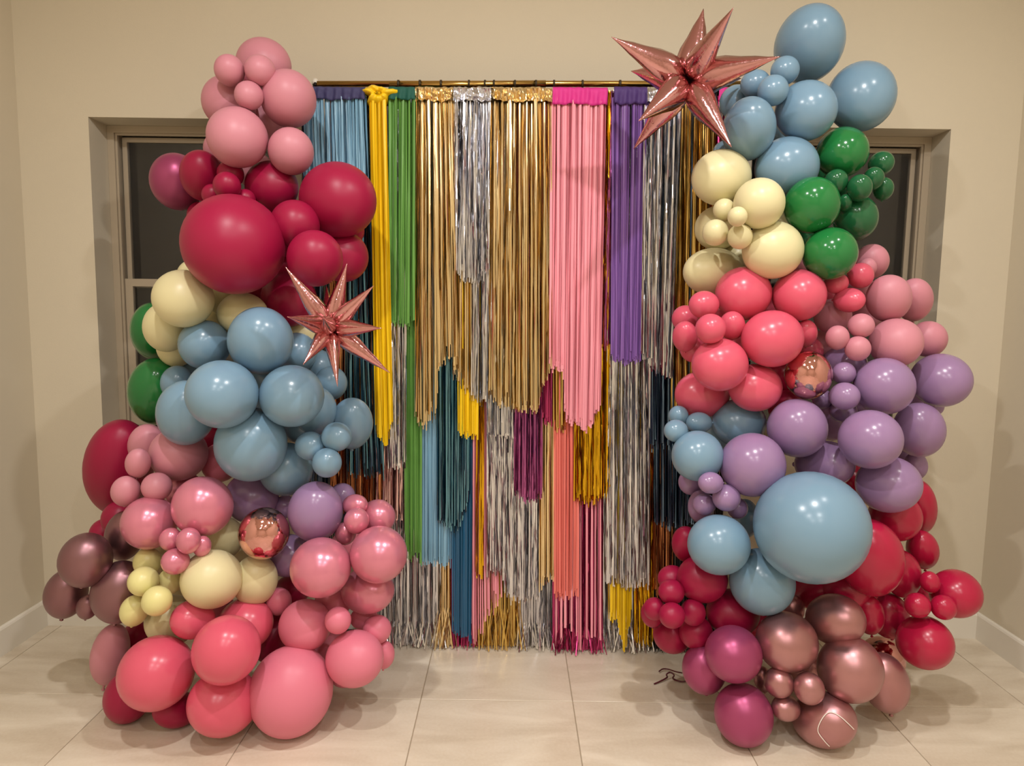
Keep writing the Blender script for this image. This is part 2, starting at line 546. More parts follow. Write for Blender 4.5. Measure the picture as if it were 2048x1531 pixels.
Y0, Y1, Y2, Y3, Y4 = 2.968, 2.990, 3.012, 3.036, 3.062
flat = lambda y: [(0, y), (1, y)]
FR = [
    # --- front row, seen from the rod down
    ('light blue plastic fringe under a navy header beside the yellow fringe', 'ltblue', 606, 732, flat(420), Y0, dict(header=('h_navy', 173, 200), bx=(612, 738))),
    ('dark teal foil fringe hanging beside the yellow fringe', 'teal', 690, 732, flat(950), Y1, dict(bx=(690, 768), crink=0.1)),
    ('green plastic fringe under a dark green header', 'green', 778, 830, [(0, 640), (.5, 655), (1, 640)], Y0, dict(header=('h_green', 173, 200), bx=(777, 829), jag=8)),
    ('gold foil fringe with an arched hem beside the green fringe', 'gold', 831, 906, [(0, 828), (.12, 850), (.3, 845), (.5, 830), (.56, 730), (.8, 712), (1, 735)], Y0, dict(header=('gold', 174, 203), bx=(829, 916), jag=14)),
    ('narrow gold foil fringe showing below the short silver fringe', 'gold', 906, 948, [(0, 745), (.5, 775), (1, 795)], Y1, dict(jag=14)),
    ('crinkled silver foil fringe between the two wide gold fringes', 'silver', 907, 981, [(0, 535), (.4, 560), (.8, 560), (1, 545)], Y0, dict(header=('silver', 174, 203), bx=(905, 978), crink=0.9)),
    ('narrow silver foil fringe running down beside the wide gold fringe', 'silver', 944, 980, [(0, 790), (.6, 808), (1, 790)], Y1, dict(bx=(943, 974), crink=0.5)),
    ('widest gold foil fringe, beside the pink fringe', 'gold', 981, 1102, [(0, 790), (.15, 805), (.5, 822), (.78, 818), (.85, 775), (1, 735)], Y0, dict(header=('gold', 174, 204), bx=(977, 1103), jag=10)),
    ('pink plastic fringe with a two-step hem under a magenta header', 'pink', 1103, 1212, [(0, 735), (.27, 740), (.3, 835), (.6, 848), (.66, 862), (.85, 850), (.95, 820), (1, 815)], Y0, dict(header=('h_magenta', 174, 210), bx=(1099, 1201), jag=12, width=0.008, ply=3)),
    ('shiny violet foil fringe squeezed between pink and purple fringes', 'purfoil', 1211, 1240, flat(690), Y1, dict(crink=0.3, bx=(1203, 1228))),
    ('purple plastic fringe under a dark purple header', 'purple', 1224, 1294, [(0, 715), (.4, 726), (1, 722)], Y0, dict(header=('h_purple', 173, 209), bx=(1222, 1282), jag=8)),
    ('tall silver foil fringe hanging below the larger starburst', 'silver', 1288, 1362, [(0, 700), (.5, 745), (1, 755)], Y0, dict(header=('silver', 174, 208), bx=(1282, 1345), crink=0.35)),
    ('dark brass foil fringe partly hidden by the cream balloons', 'brass', 1352, 1440, flat(840), Y1, dict(header=('black', 174, 204), bx=(1340, 1430), crink=0.2, pitch=0.006)),
    ('magenta headed fringe at the end of the rod behind blue balloons', 'magfoil', 1432, 1490, flat(760), Y0, dict(header=('h_magenta', 174, 205), bx=(1425, 1480))),
    # --- middle rows
    ('copper foil fringe tips beside the small blue balloons', 'copper', 660, 768, flat(1015), Y2, dict(crink=0.3)),
    ('silver foil fringe hanging between the yellow and long green fringes', 'silver', 770, 814, flat(930), Y1, dict(bx=(775, 812), crink=0.45)),
    ('pinkish silver foil fringe just below the yellow fringe', 'rosefoil', 750, 808, flat(1035), Y2, dict(bx=(752, 806), crink=0.5)),
    ('long green plastic fringe showing below the shorter green one', 'green', 806, 846, [(0, 1105), (1, 1122)], Y2, dict(bx=(811, 843), jag=14)),
    ('long light blue plastic fringe beside the long green fringe', 'ltblue', 840, 904, [(0, 1125), (1, 1132)], Y3, dict(bx=(840, 904), jag=10)),
    ('teal foil fringe showing under the arched gold hem', 'teal', 872, 946, [(0, 1040), (.6, 1060), (1, 1000)], Y2, dict(bx=(874, 940), crink=0.25)),
    ('small yellow plastic fringe tip below the narrow gold fringe', 'yellow', 914, 958, [(0, 865), (.5, 878), (1, 872)], 3.001, dict(bx=(916, 956), jag=8)),
    ('deep blue plastic fringe reaching almost to the floor', 'dkblue', 906, 948, [(0, 1260), (1, 1285)], Y3, dict(bx=(905, 944), jag=12)),
    ('slim pink plastic fringe widening in ragged steps near the floor', 'pink', 944, 980, [(0, 1285), (.3, 1285), (.5, 1240), (.9, 1195), (1, 1190)], Y3, dict(bx=(942, 1003), jag=14)),
    ('narrow yellow gold foil fringe lying over the slim pink fringe', 'bright', 953, 968, flat(1148), Y2, dict(bx=(952, 967), crink=0.3)),
    ('short crinkled silver foil tip below the widest gold fringe', 'silver', 974, 1029, [(0, 868), (1, 876)], 2.979, dict(bx=(974, 1027), crink=0.7, jag=5)),
    ('crinkled silver foil fringe below the short silver tip', 'silver', 972, 1082, [(0, 1150), (.3, 1140), (.35, 1190), (.6, 1200), (1, 1190)], Y2, dict(bx=(974, 1078), crink=0.9)),
    ('violet foil fringe below the widest gold fringe', 'purfoil', 1028, 1088, [(0, 985), (.6, 1002), (1, 990)], Y1, dict(bx=(1028, 1084), crink=0.6)),
    ('dark magenta foil tip between gold and pink fringes', 'magfoil', 1076, 1106, [(0, 832), (1, 850)], Y1, dict(bx=(1077, 1104), crink=0.2)),
    ('narrow gold foil fringe beside the coral fringe', 'gold', 1080, 1114, [(0, 1165), (1, 1155)], Y2, dict(bx=(1078, 1110), jag=12)),
    ('short gold foil tip between the dark magenta tip and the pink fringe', 'brass', 1100, 1134, [(0, 850), (1, 862)], 3.001, dict(bx=(1102, 1132))),
    ('coral plastic fringe hanging below the pink fringe', 'coral', 1108, 1160, [(0, 1185), (.4, 1195), (1, 1185)], Y2, dict(bx=(1108, 1156), jag=10)),
    ('yellow gold crinkled foil fringe below the pink fringe', 'bright', 1150, 1226, [(0, 1000), (.6, 1004), (1, 985)], Y1, dict(bx=(1147, 1220), crink=0.8)),
    ('magenta foil fringe puddling on the floor under the coral fringe', 'magfoil', 1104, 1210, flat(1322), Y3, dict(bx=(1104, 1204), crink=0.3, floor=True)),
    ('pink plastic strips dangling over the magenta foil', 'pink', 1112, 1206, [(0, 1300), (.3, 1240), (.5, 1330), (.7, 1270), (1, 1300)], 3.020, dict(bx=(1112, 1204), ply=1, pitch=0.013, width=0.009)),
    ('long silver foil fringe below the purple fringe', 'silver', 1216, 1304, [(0, 1165), (.5, 1175), (1, 1172)], Y1, dict(bx=(1212, 1298), crink=0.6)),
    ('yellow plastic fringe with a pointed tip near the floor', 'yellow', 1218, 1266, [(0, 1235), (.4, 1245), (.7, 1300), (.8, 1300), (1, 1225)], Y2, dict(bx=(1217, 1262), jag=12)),
    ('dark blue foil fringe below the tall silver fringe', 'navyfoil', 1298, 1352, flat(890), Y1, dict(bx=(1298, 1348))),
    ('dark blue foil fringe tip beside the brass strands', 'navyfoil', 1302, 1404, [(0, 1045), (.5, 1058), (1, 1040)], Y2, dict(bx=(1308, 1392))),
    ('copper foil fringe below the dark blue foil', 'copper', 1286, 1352, [(0, 1170), (1, 1200)], Y3, dict(bx=(1290, 1345), crink=0.4)),
    ('brass foil fringe tips beside the small crimson balloons', 'bright', 1262, 1312, flat(1288), Y3, dict(bx=(1268, 1306), crink=0.5)),
    # --- back row, down to the floor
    ('silver foil fringe brushing the floor beside the pink balloons', 'silver', 740, 884, flat(1318), Y4, dict(crink=0.45, floor=True)),
    ('gold foil fringe brushing the floor below the light blue fringe', 'gold', 872, 906, flat(1318), Y4, dict(bx=(876, 904), floor=True)),
    ('magenta foil fringe puddling below the deep blue fringe', 'magfoil', 900, 950, flat(1315), Y4, dict(floor=True)),
    ('gold foil fringe brushing the floor below the crinkled silver', 'brass', 948, 1040, flat(1318), Y4, dict(floor=True)),
    ('silver foil fringe brushing the floor beside the magenta foil', 'silver', 1036, 1110, flat(1322), Y4, dict(crink=0.6, floor=True)),
    ('silver foil fringe brushing the floor behind the pointed yellow tip', 'silver', 1206, 1300, flat(1318), Y4, dict(crink=0.6, floor=True)),
    ('black foil fringe trailing on the floor beside the crimson balloons', 'black', 1296, 1440, flat(1325), Y4, dict(floor=True)),
    ('dark foil fringe behind the pink and blue balloons', 'navyfoil', 600, 745, flat(1100), Y3, dict(pitch=0.006)),
]
for (lab, key, x0, x1, prof, Y, kw) in FR:
    fringe(lab, key, x0, x1, prof, Y, **kw)

# yellow bunch tied over the rod
yel = fringe('yellow plastic fringe tied over the rod in a gathered bunch', 'yellow', 737, 772, [(0, 862), (.35, 870), (.6, 892), (.8, 868), (1, 850)], 2.956, bx=(752, 784), jag=12, width=0.008, ply=3, top=200)
c = at(756, 186, 2.95)
bm = bmesh.new()
NR, NS = 9, 40
ringsv = []
for i in range(NR + 1):
    t = i / NR
    rad = 0.012 + 0.052 * t
    rr = []
    for k in range(NS):
        a = 2 * math.pi * k / NS
        lob = 1 + 0.28 * math.sin(3 * a + 0.6) * t + 0.16 * math.sin(5 * a) * t
        x = math.cos(a) * rad * lob
        z = math.sin(a) * rad * lob * 0.62
        y = -0.016 * math.sin(math.pi * t) - 0.012 * t * math.sin(7 * a) + 0.03 * t * t - 0.008 * noise.noise((x * 60, z * 60, 1))
        rr.append(bm.verts.new((c.x + x - yel.location.x, c.y + y - yel.location.y, c.z + z - yel.location.z)))
    ringsv.append(rr)
for i in range(NR):
    for k in range(NS):
        bm.faces.new((ringsv[i][k], ringsv[i][(k + 1) % NS], ringsv[i + 1][(k + 1) % NS], ringsv[i + 1][k]))
bm.faces.new(ringsv[0])
bo = obj('gathered_bunch', bm_mesh('gathered_bunch', bm, True), FM['yellow'], yel)
bo.modifiers.new('thickness', 'SOLIDIFY').thickness = 0.001


# ------------------------------------------------------------------ balloons
def dye(r, g, b, k=0.9):
    c = srgb(r, g, b)
    return (c[0] * k, c[1] * k, c[2] * k, 1.0)


BMAT = {
    'baby': mat('baby_pink_latex', dye(212, 140, 154), 0.42, spec=0.35),
    'crimson': mat('crimson_latex', dye(160, 20, 64), 0.40, spec=0.35),
    'crimson2': mat('crimson_gloss_latex', dye(184, 26, 66), 0.26, spec=0.5),
    'rasp': mat('raspberry_pearl_latex', dye(170, 72, 114), 0.36, 0.45),
    'cream': mat('cream_latex', dye(230, 220, 172), 0.36, spec=0.4),
    'lemon': mat('lemon_latex', dye(234, 226, 156), 0.34, spec=0.45),
    'green': mat('green_latex', dye(34, 122, 60), 0.16, spec=0.5),
    'green2': mat('dark_green_latex', dye(36, 102, 62), 0.16, spec=0.5),
    'sky': mat('sky_blue_latex', dye(124, 158, 182), 0.24, spec=0.5),
    'pearl': mat('pearl_pink_latex', dye(222, 134, 156), 0.27, 0.35, spec=0.6),
    'lav': mat('lavender_latex', dye(158, 126, 168), 0.24, spec=0.5),
    'mauve': mat('mauve_chrome_latex', dye(152, 112, 118), 0.38, 0.85),
    'blush': mat('rose_gold_chrome_latex', dye(192, 140, 142), 0.37, 0.82),
    'coral': mat('coral_latex', dye(224, 92, 116), 0.27, spec=0.45),
    'pink': mat('bubblegum_pink_latex', dye(228, 126, 148), 0.40, spec=0.35),
    'orb': mat('rose_gold_foil', dye(226, 166, 160), 0.06, 1.0, bump=(7, 0.05, 0.02)),
}
T1, T2 = 'of the pink-topped tower', 'of the blue-topped tower'
BL = []          # tower, material, cx, cy, rx, ry, angle, layer, label


def B(tw, m, cx, cy, rx, ry, lay, label, ang=0):
    BL.append((tw, m, cx, cy, rx, ry, ang, lay, label))


def BB(tw, m, fmt, *items):
    """clump of small balloons: (x, y, rx, ry, layer, which one[, angle])"""
    for it in items:
        B(tw, m, it[0], it[1], it[2], it[3], it[4], fmt % it[5], it[6] if len(it) > 6 else 0)


# ---- pink-topped tower
B(1, 'baby', 527, 130, 55, 54, 1.6, 'baby pink balloon crowning the pink-topped tower')
BB(1, 'baby', 'small baby pink balloon, %s of the trio topping the tower', (459, 141, 29.5, 31, 0, 'freest against the wall'), (520, 141, 29.5, 30.5, 0, 'below the crown,'), (498, 191, 28, 28, 0, 'lowest and smallest'))
B(1, 'baby', 577, 198, 55, 58, 0.8, 'baby pink balloon touching the navy header of the light blue fringe')
B(1, 'baby', 458, 205, 54, 54, 1.4, 'baby pink balloon half hidden behind the small baby pink trio')
B(1, 'baby', 524, 242, 50, 48, 3, 'baby pink balloon buried in the middle of the baby pink cluster')
B(1, 'baby', 475, 275, 61, 60, 0.3, 'largest baby pink balloon, resting on the crimson balloons')
B(1, 'baby', 582, 303, 45, 47, 0.9, 'baby pink balloon against the light blue fringe, above the crimson balloons')
B(1, 'baby', 438, 300, 30, 33, 2.4, 'baby pink sliver of a balloon behind the largest baby pink one')
B(1, 'rasp', 354, 364, 54, 56, 2.4, 'pearly raspberry balloon in front of the dark window beside crimson balloons')
B(1, 'crimson', 404, 352, 44, 50, 1.2, 'crimson balloon beside the pearly raspberry balloon')
B(1, 'crimson', 461, 348, 26, 26, 0.9, 'small crimson balloon under the largest baby pink balloon')
B(1, 'crimson', 454, 372, 27, 27, 0.2, 'small crimson balloon sitting on top of the giant crimson balloon')
BB(1, 'crimson', 'small crimson balloon peeking over the giant crimson balloon\'s rim, %s', (425, 390, 21, 21, .8, 'near the window'), (491, 399, 20, 20, .8, 'near the fringe'))
B(1, 'crimson', 543, 373, 53, 50, 1, 'crimson balloon under the baby pink one that touches the light blue fringe')
B(1, 'crimson', 675.5, 400, 76, 74, 1, 'large crimson balloon against the light blue and yellow fringes')
B(1, 'crimson', 468, 489, 103, 97, 0, 'giant crimson balloon on the front of the pink-topped tower')
B(1, 'crimson', 590, 449, 49, 48, 1, 'crimson balloon between the giant and the large crimson balloons')
B(1, 'crimson', 630, 517, 55, 55, 0.3, 'crimson balloon just above the smaller starburst')
B(1, 'crimson', 686, 513, 50, 50, 1.2, 'crimson balloon against the teal foil, above the smaller starburst')
B(1, 'crimson', 578, 598, 55, 54, 1.9, 'crimson balloon behind the spikes of the smaller starburst')
B(1, 'crimson', 402, 432, 27, 27, 2.6, 'crimson sliver of a balloon at the giant crimson balloon\'s edge by the window')
B(1, 'crimson', 555, 455, 60, 60, 3.2, 'crimson balloon buried behind the crimson cluster of the pink-topped tower')
B(1, 'cream', 386, 553, 31, 31, 2.3, 'cream balloon peeking out between the giant crimson and front cream balloons')
B(1, 'cream', 367, 597, 62, 56, 0, 'cream balloon at the front, under the giant crimson balloon')
B(1, 'cream', 332, 655, 46, 48, 1.3, 'cream balloon overlapping a green balloon under the window rail')
B(1, 'cream', 352, 693, 39, 40, 2.0, 'cream balloon half covered by the blue cluster beside green balloons')
B(1, 'cream', 452, 590, 44, 40, 1.8, 'cream balloon in the shade under the giant crimson balloon')
B(1, 'cream', 485, 628, 51, 42, 1.1, 'cream balloon between the topmost blue balloon and the giant crimson one')
B(1, 'cream', 428, 642, 34, 32, 2.3, 'cream sliver of a balloon behind the front cream balloon')
B(1, 'cream', 603, 668, 36, 34, 3.2, 'cream balloon just visible behind the smaller starburst')
B(1, 'green', 306, 663, 45, 55, 2.6, 'upper green balloon in front of the window beside cream balloons')
B(1, 'green', 313, 784, 57, 65, 2.4, 'lower green balloon in front of the window beside blue balloons')
B(1, 'sky', 521.5, 682, 65, 66, 0, 'topmost blue balloon of the ring under the crimson balloons')
B(1, 'sky', 409, 689, 52, 48, 1.0, 'sky blue balloon under the front cream balloon')
B(1, 'sky', 355, 766, 34, 34, 2.1, 'sky blue balloon peeking out beside the lower green balloon')
B(1, 'sky', 445, 788, 73, 66, 0, 'broad sky blue balloon on the front of the blue ring')
B(1, 'sky', 372, 826, 59, 63, 1, 'sky blue balloon overlapping the lower green balloon')
B(1, 'sky', 583.5, 791.5, 64, 60, 0, 'sky blue balloon on the front, below the smaller starburst')
B(1, 'sky', 630, 821, 43, 47, 1.1, 'sky blue balloon behind the front one below the smaller starburst')
B(1, 'sky', 600, 848, 40, 36, 2.0, 'sky blue balloon in shade above the small blue trio')
B(1, 'sky', 594, 704, 40, 38, 2.2, 'sky blue balloon behind the hub of the smaller starburst')
B(1, 'sky', 662, 766, 32, 33, 2.2, 'sky blue balloon behind the lower spikes of the smaller starburst')
B(1, 'sky', 704, 847, 41, 50, 1.3, 'sky blue balloon against the teal foil beside the small blue trio')
BB(1, 'sky', 'small sky blue balloon, %s of the trio beside the teal foil fringe', (673, 873, 29, 27.5, 0.2, 'topmost'), (620, 891, 29, 27, 0.2, 'middle one'), (654, 925, 28, 28, 0.2, 'lowest'))
B(1, 'sky', 502, 889, 72, 72, 0.5, 'lowest front sky blue balloon of the ring, above the lavender balloons')
B(1, 'sky', 572, 938, 53, 52, 1.3, 'sky blue balloon under the small blue trio, above the lavender balloon')
B(1, 'sky', 505, 770, 60, 60, 3.2, 'sky blue balloon buried in the middle of the blue ring')
B(1, 'crimson', 238, 936, 70, 92, 2.6, 'tall oval crimson balloon against the wall below the green balloons')
B(1, 'baby', 358, 907, 59, 52, 1.2, 'dusty pink balloon under the blue ring beside the oval crimson balloon')
B(1, 'baby', 294, 890, 38, 41, 1.9, 'dusty pink balloon in front of the oval crimson balloon')
BB(1, 'baby', 'small dusty pink balloon, %s of the trio by the oval crimson', (276, 926, 25, 28, 0.4, 'topmost'), (251.5, 982, 29, 29, 0.4, 'lowest and palest'), (313.5, 973, 30, 27, 0.4, 'touching pearl pink,'))
B(1, 'pink', 440, 925, 38, 38, 2.6, 'pink balloon in the shade behind the lowest front blue balloon')
B(1, 'pearl', 299, 1045, 54, 55, 0.3, 'pearl pink balloon beside the mauve chrome balloons', 30)
B(1, 'pearl', 405.5, 1012.5, 62, 58, 0.1, 'pearl pink balloon below the blue ring, above the pearl pink minis', -20)
BB(1, 'pearl', 'pearl pink mini balloon, %s of the clump above the lemon minis', (341, 1078, 22, 22, -.3, 'nearest the mauve chrome,'), (377, 1081, 24, 25, -.5, 'front middle one'), (404, 1092, 18, 20, -.3, 'smallest'), (351, 1122, 28, 25, -.5, 'lowest and largest'))
B(1, 'pearl', 372, 985, 40, 38, 2.0, 'pearl pink balloon behind the pair of pearl pink balloons')
B(1, 'lav', 503, 994, 54, 50, 1.9, 'lavender balloon in the shade above the foil orb of the pink-topped tower')
B(1, 'lav', 631, 1023, 54, 59, 0.8, 'front lavender balloon beside the foil orb of the pink-topped tower')
B(1, 'lav', 570, 1013, 22, 22, 2.2, 'small lavender balloon tucked between the foil orb and a lavender balloon')
B(1, 'lav', 575, 1110, 46, 42, 1.9, 'lavender balloon in shade below the foil orb of the pink-topped tower')
B(1, 'lav', 684, 992, 25, 25, 2.8, 'lavender sliver of a balloon against the silver fringe')
B(1, 'orb', 528, 1066, 51, 51, 0.2, 'mirror-like rose gold foil orb balloon between lavender and cream balloons')
BB(1, 'pearl', 'pearl pink mini balloon, %s of the clump beside the silver fringe', (710, 1009, 24, 20, .9, 'topmost'), (713, 1041, 24, 25, .4, 'middle one'), (691, 1066, 20, 22, 1, 'lowest'))
B(1, 'pearl', 755, 1033, 35, 34, 1.2, 'pearl pink balloon behind the minis beside the long green fringe')
B(1, 'pearl', 757, 1108, 56, 56, 0.5, 'pearl pink balloon jutting out over the long green fringe')
B(1, 'pearl', 641, 1134, 60, 59, 0, 'pearl pink balloon on the front, below the lavender balloon')
B(1, 'pearl', 735, 1180, 52, 46, 1.2, 'pearl pink balloon below the one jutting out over the green fringe')
B(1, 'mauve', 171, 1120, 55, 54, 0.4, 'uppermost full mauve chrome balloon of the cluster near the wall corner')
B(1, 'mauve', 132, 1187, 45, 49, 1.4, 'mauve chrome balloon nearest the wall corner and baseboard')
B(1, 'mauve', 249, 1071, 40, 49, 1.4, 'mauve chrome balloon tucked behind the pearl pink balloon')
B(1, 'mauve', 239, 1184, 58, 62, 1.0, 'mauve chrome balloon touching the lemon mini balloons')
B(1, 'mauve', 175, 1213, 22, 24, 1.2, 'mini mauve chrome balloon between two large mauve chrome balloons')
B(1, 'crimson', 209, 1066, 30, 28, 2.7, 'crimson balloon peeking out above the mauve chrome cluster')
B(1, 'crimson', 238, 1036, 36, 34, 2.5, 'crimson balloon between the oval crimson and mauve chrome balloons')
BB(1, 'lemon', 'lemon yellow mini balloon, %s of the clump by mauve chrome balloons', (295, 1123, 28, 27, .6, 'topmost'), (287, 1162, 31, 28, -.2, 'second highest'), (314, 1201, 30, 29, -.5, 'foremost and largest'), (268, 1221, 28, 30, .2, 'lowest'), (340, 1162, 25, 25, .5, 'nearest the front cream balloon,'))
B(1, 'cream', 322, 1116, 30, 30, 1.6, 'cream balloon peeking out behind the pearl pink and lemon minis')
B(1, 'cream', 424, 1157, 62, 58, 0, 'cream balloon on the front, above the coral balloons')
B(1, 'cream', 510, 1160, 45, 50, 1.0, 'cream balloon under the foil orb, behind the front cream balloon')
B(1, 'cream', 447, 1076, 40, 42, 1.6, 'cream balloon beside the foil orb, under the pearl pink balloon')
B(1, 'cream', 345, 1240, 55, 50, 1.2, 'cream balloon below the lemon minis, behind a coral balloon')
B(1, 'coral', 386, 1238, 45, 39, 0.2, 'small deep coral balloon under the front cream balloon')
B(1, 'coral', 490, 1247, 56, 52, 0.9, 'coral balloon below the cream pair, behind the front coral balloon')
B(1, 'coral', 453, 1299, 68, 69, 0, 'coral balloon stacked on another coral balloon that stands on the floor')
B(1, 'coral', 313, 1345, 81, 71, 0.3, 'largest coral balloon, resting over crimson balloons on the floor', -20)
B(1, 'coral', 448, 1404, 72, 68, 0.5, 'coral balloon standing on the floor beside the largest bubblegum pink one')
B(1, 'pink', 582, 1382, 83, 92, 0.6, 'largest bubblegum pink balloon, standing on the floor')
B(1, 'pink', 610, 1250, 52, 52, 0.9, 'bubblegum pink balloon just above the largest bubblegum pink one')
B(1, 'pink', 556, 1202, 26, 27, 1.4, 'small rose pink balloon in shade beside a cream balloon')
B(1, 'pink', 676, 1240, 25, 26, 0.2, 'small bubblegum pink balloon in front of the pink cluster near the floor')
B(1, 'pink', 666, 1202, 36, 36, 2.0, 'bubblegum pink balloon in shade under the front pearl pink balloon')
B(1, 'pink', 728, 1236, 27, 22, 1.5, 'small bubblegum pink balloon under the lowest pearl pink balloon')
B(1, 'pink', 754, 1258, 27, 28, 1.2, 'small bubblegum pink balloon touching the silver fringe')
B(1, 'pink', 768, 1309, 20, 27, 1.4, 'small bubblegum pink balloon at the silver fringe\'s lower end')
B(1, 'pink', 709, 1316, 57, 57, 0.5, 'bubblegum pink balloon hanging just over the floor near the silver fringe')
B(1, 'pink', 690, 1342, 32, 32, 1.9, 'bubblegum pink balloon low behind the one just over the floor')
B(1, 'crimson', 257, 1392, 50, 54, 1.2, 'crimson balloon on the floor under the largest coral balloon')
B(1, 'crimson', 353, 1418, 47, 37, 1.6, 'crimson balloon on the floor between two coral balloons')
B(1, 'baby', 220, 1308, 39, 60, 2.0, 'tall dusty pink balloon beside the largest coral balloon')
B(1, 'crimson', 272, 1282, 34, 40, 3.2, 'crimson balloon between the tall dusty pink and cream balloons')
B(1, 'crimson', 545, 1275, 46, 50, 2.8, 'dark crimson balloon in the gap between coral and pink balloons')
B(1, 'crimson', 585, 1178, 36, 30, 2.8, 'dark crimson balloon in the gap under the front pearl pink balloon')
# ---- blue-topped tower
B(2, 'sky', 1618, 90, 68, 81, 1.2, 'tallest sky blue balloon, crowning the blue-topped tower', 8)
B(2, 'sky', 1722, 193, 73, 66, 1.4, 'sky blue balloon jutting towards the window head above the green balloons', -22)
B(2, 'sky', 1611, 222, 62, 60, 0.3, 'sky blue balloon in the middle of the blue crown')
B(2, 'sky', 1497.5, 259, 53, 63, 0.2, 'sky blue balloon touched by a lower spike of the larger starburst')
B(2, 'sky', 1574, 335, 64, 60, 0.6, 'lowest sky blue balloon of the crown, resting on cream and green balloons')
B(2, 'sky', 1570, 141, 28, 28, 0.2, 'small sky blue balloon at the tip of the larger starburst')
B(2, 'sky', 1511, 168, 29, 28, 0.6, 'small sky blue balloon under a spike of the larger starburst')
B(2, 'sky', 1546, 181, 30, 30, -0.3, 'small sky blue balloon at the front of the crown trio')
B(2, 'sky', 1473, 205, 34, 35, 1.8, 'sky blue balloon in shade beside the magenta header')
B(2, 'sky', 1450, 306, 24, 24, 1.8, 'sky blue sliver of a balloon above the uppermost cream balloon')
B(2, 'green', 1684, 305, 53, 50, 0.9, 'bright green balloon under the blue crown by the window')
B(2, 'green', 1623.5, 411, 56, 55.5, 0, 'bright green balloon between the cream and dark green balloons')
B(2, 'green', 1660, 507, 55, 51, 0.1, 'lowest bright green balloon, resting on coral balloons')
B(2, 'green2', 1711, 437, 45, 45, 1.1, 'dark green balloon below the green minis in front of the window')
BB(2, 'green2', 'dark green mini balloon, %s of the clump by the window', (1762, 327, 27, 22, 1.4, 'topmost', -40), (1747, 357, 21, 22, 1.0, 'second from the top'), (1767, 378, 20, 22, 1.2, 'farthest out over the window pane,'), (1719, 376, 25, 26, .3, 'foremost and largest'), (1672, 363, 23.5, 23.5, .5, 'touching both bright green balloons,'), (1690, 406, 14, 17, .9, 'tiniest and lowest'))
B(2, 'green2', 1703, 402, 28, 28, 3, 'dark green balloon buried behind the green minis')
B(2, 'cream', 1443, 355, 59, 55, 0.3, 'uppermost cream balloon, beside the brass fringe')
B(2, 'cream', 1518, 407, 51, 50, 0.2, 'cream balloon wedged between blue and green balloons')
B(2, 'cream', 1435, 456, 45, 43, 1.2, 'cream balloon behind the cream minis')
BB(2, 'cream', 'cream mini balloon, %s of the clump on the cream cluster', (1448, 419, 21, 21, .2, 'topmost'), (1475, 433, 19, 19, .1, 'second from the top'), (1430.5, 465, 25, 25, 0, 'nearest the brass fringe,'), (1480, 473, 24, 24, .1, 'lowest'), (1455, 447, 19, 19, .5, 'in the centre'))
B(2, 'cream', 1546, 500, 61, 56, 0.3, 'cream balloon touching two green balloons and a coral one')
B(2, 'cream', 1428, 543, 60, 46, 1.1, 'lowest cream balloon, beside the brass fringe above small coral balloons')
B(2, 'cream', 1564, 440, 32, 32, 2.2, 'cream balloon buried behind a cream and a green balloon')
B(2, 'cream', 1476, 514, 36, 34, 2.2, 'cream balloon in shade below the cream minis')
B(2, 'coral', 1487, 587, 56, 52, 0.5, 'coral balloon just below two cream balloons')
B(2, 'coral', 1598, 590, 54, 50, 0.5, 'coral balloon under the lowest bright green balloon')
B(2, 'coral', 1545, 677, 62, 55, 0, 'largest front coral balloon of the blue-topped tower')
B(2, 'coral', 1440, 729, 56, 51, 0.2, 'coral balloon on the front, below the small coral clump')
B(2, 'coral', 1405, 788, 54, 45, 1.1, 'coral balloon above the small blue balloons beside the fringe')
B(2, 'coral', 1511, 775, 53, 46, 0.8, 'coral balloon beside the foil orb, above a lavender balloon')
BB(2, 'coral', 'small coral balloon, %s of the clump beside the fringes', (1408, 609, 29, 26, .3, 'topmost'), (1370, 673, 24, 29, .7, 'touching the silver fringe,'), (1421, 657, 29, 28, -.1, 'foremost'), (1464, 651, 25, 27, .3, 'next to the largest coral balloon,'))
B(2, 'coral', 1612, 667, 22, 26, 0.8, 'small coral balloon at the edge of the largest front coral one')
BB(2, 'coral', 'small coral balloon in shade behind the %s of the clump beside the fringes', (1370, 637, 25, 25, 1.6, 'upper end'), (1387, 697, 26, 26, 1.6, 'lower end'))
BB(2, 'coral', 'small glossy coral balloon, %s of three among the light pink balloons', (1672, 566, 24, 20, .7, 'nearest the large coral balloons,'), (1721, 551, 26, 24, .9, 'topmost'), (1698, 600, 31, 23, .6, 'lowest'))
B(2, 'coral', 1660, 598, 30, 30, 2, 'coral balloon in shade between coral and light pink balloons')
B(2, 'crimson', 1572, 815, 36, 34, 2.8, 'dark crimson balloon in the gap below the foil orb of the blue-topped tower')
B(2, 'coral', 1620, 702, 26, 26, 2.2, 'coral balloon in shade just above the foil orb of the blue-topped tower')
B(2, 'baby', 1743, 523, 35, 34, 2.0, 'light pink balloon against the window pane beside a green balloon')
B(2, 'baby', 1735, 535, 18, 18, 1.3, 'small light pink balloon in front of the one at the window pane')
B(2, 'baby', 1777, 597, 46, 46, 1.0, 'light pink balloon in front of the window reveal')
B(2, 'baby', 1828, 600, 38, 42, 1.9, 'light pink balloon at the window reveal, behind another light pink one')
B(2, 'baby', 1791, 685, 55, 47, 0.7, 'light pink balloon resting on a lavender balloon')
B(2, 'baby', 1856, 678, 39, 35, 1.8, 'light pink balloon against the wall, above the outermost lavender balloon')
B(2, 'baby', 1665, 632, 38, 34, 2.0, 'light pink balloon in shade behind the coral and pink minis')
B(2, 'baby', 1598, 532, 20, 20, 2.2, 'light pink sliver of a balloon under the lowest bright green balloon')
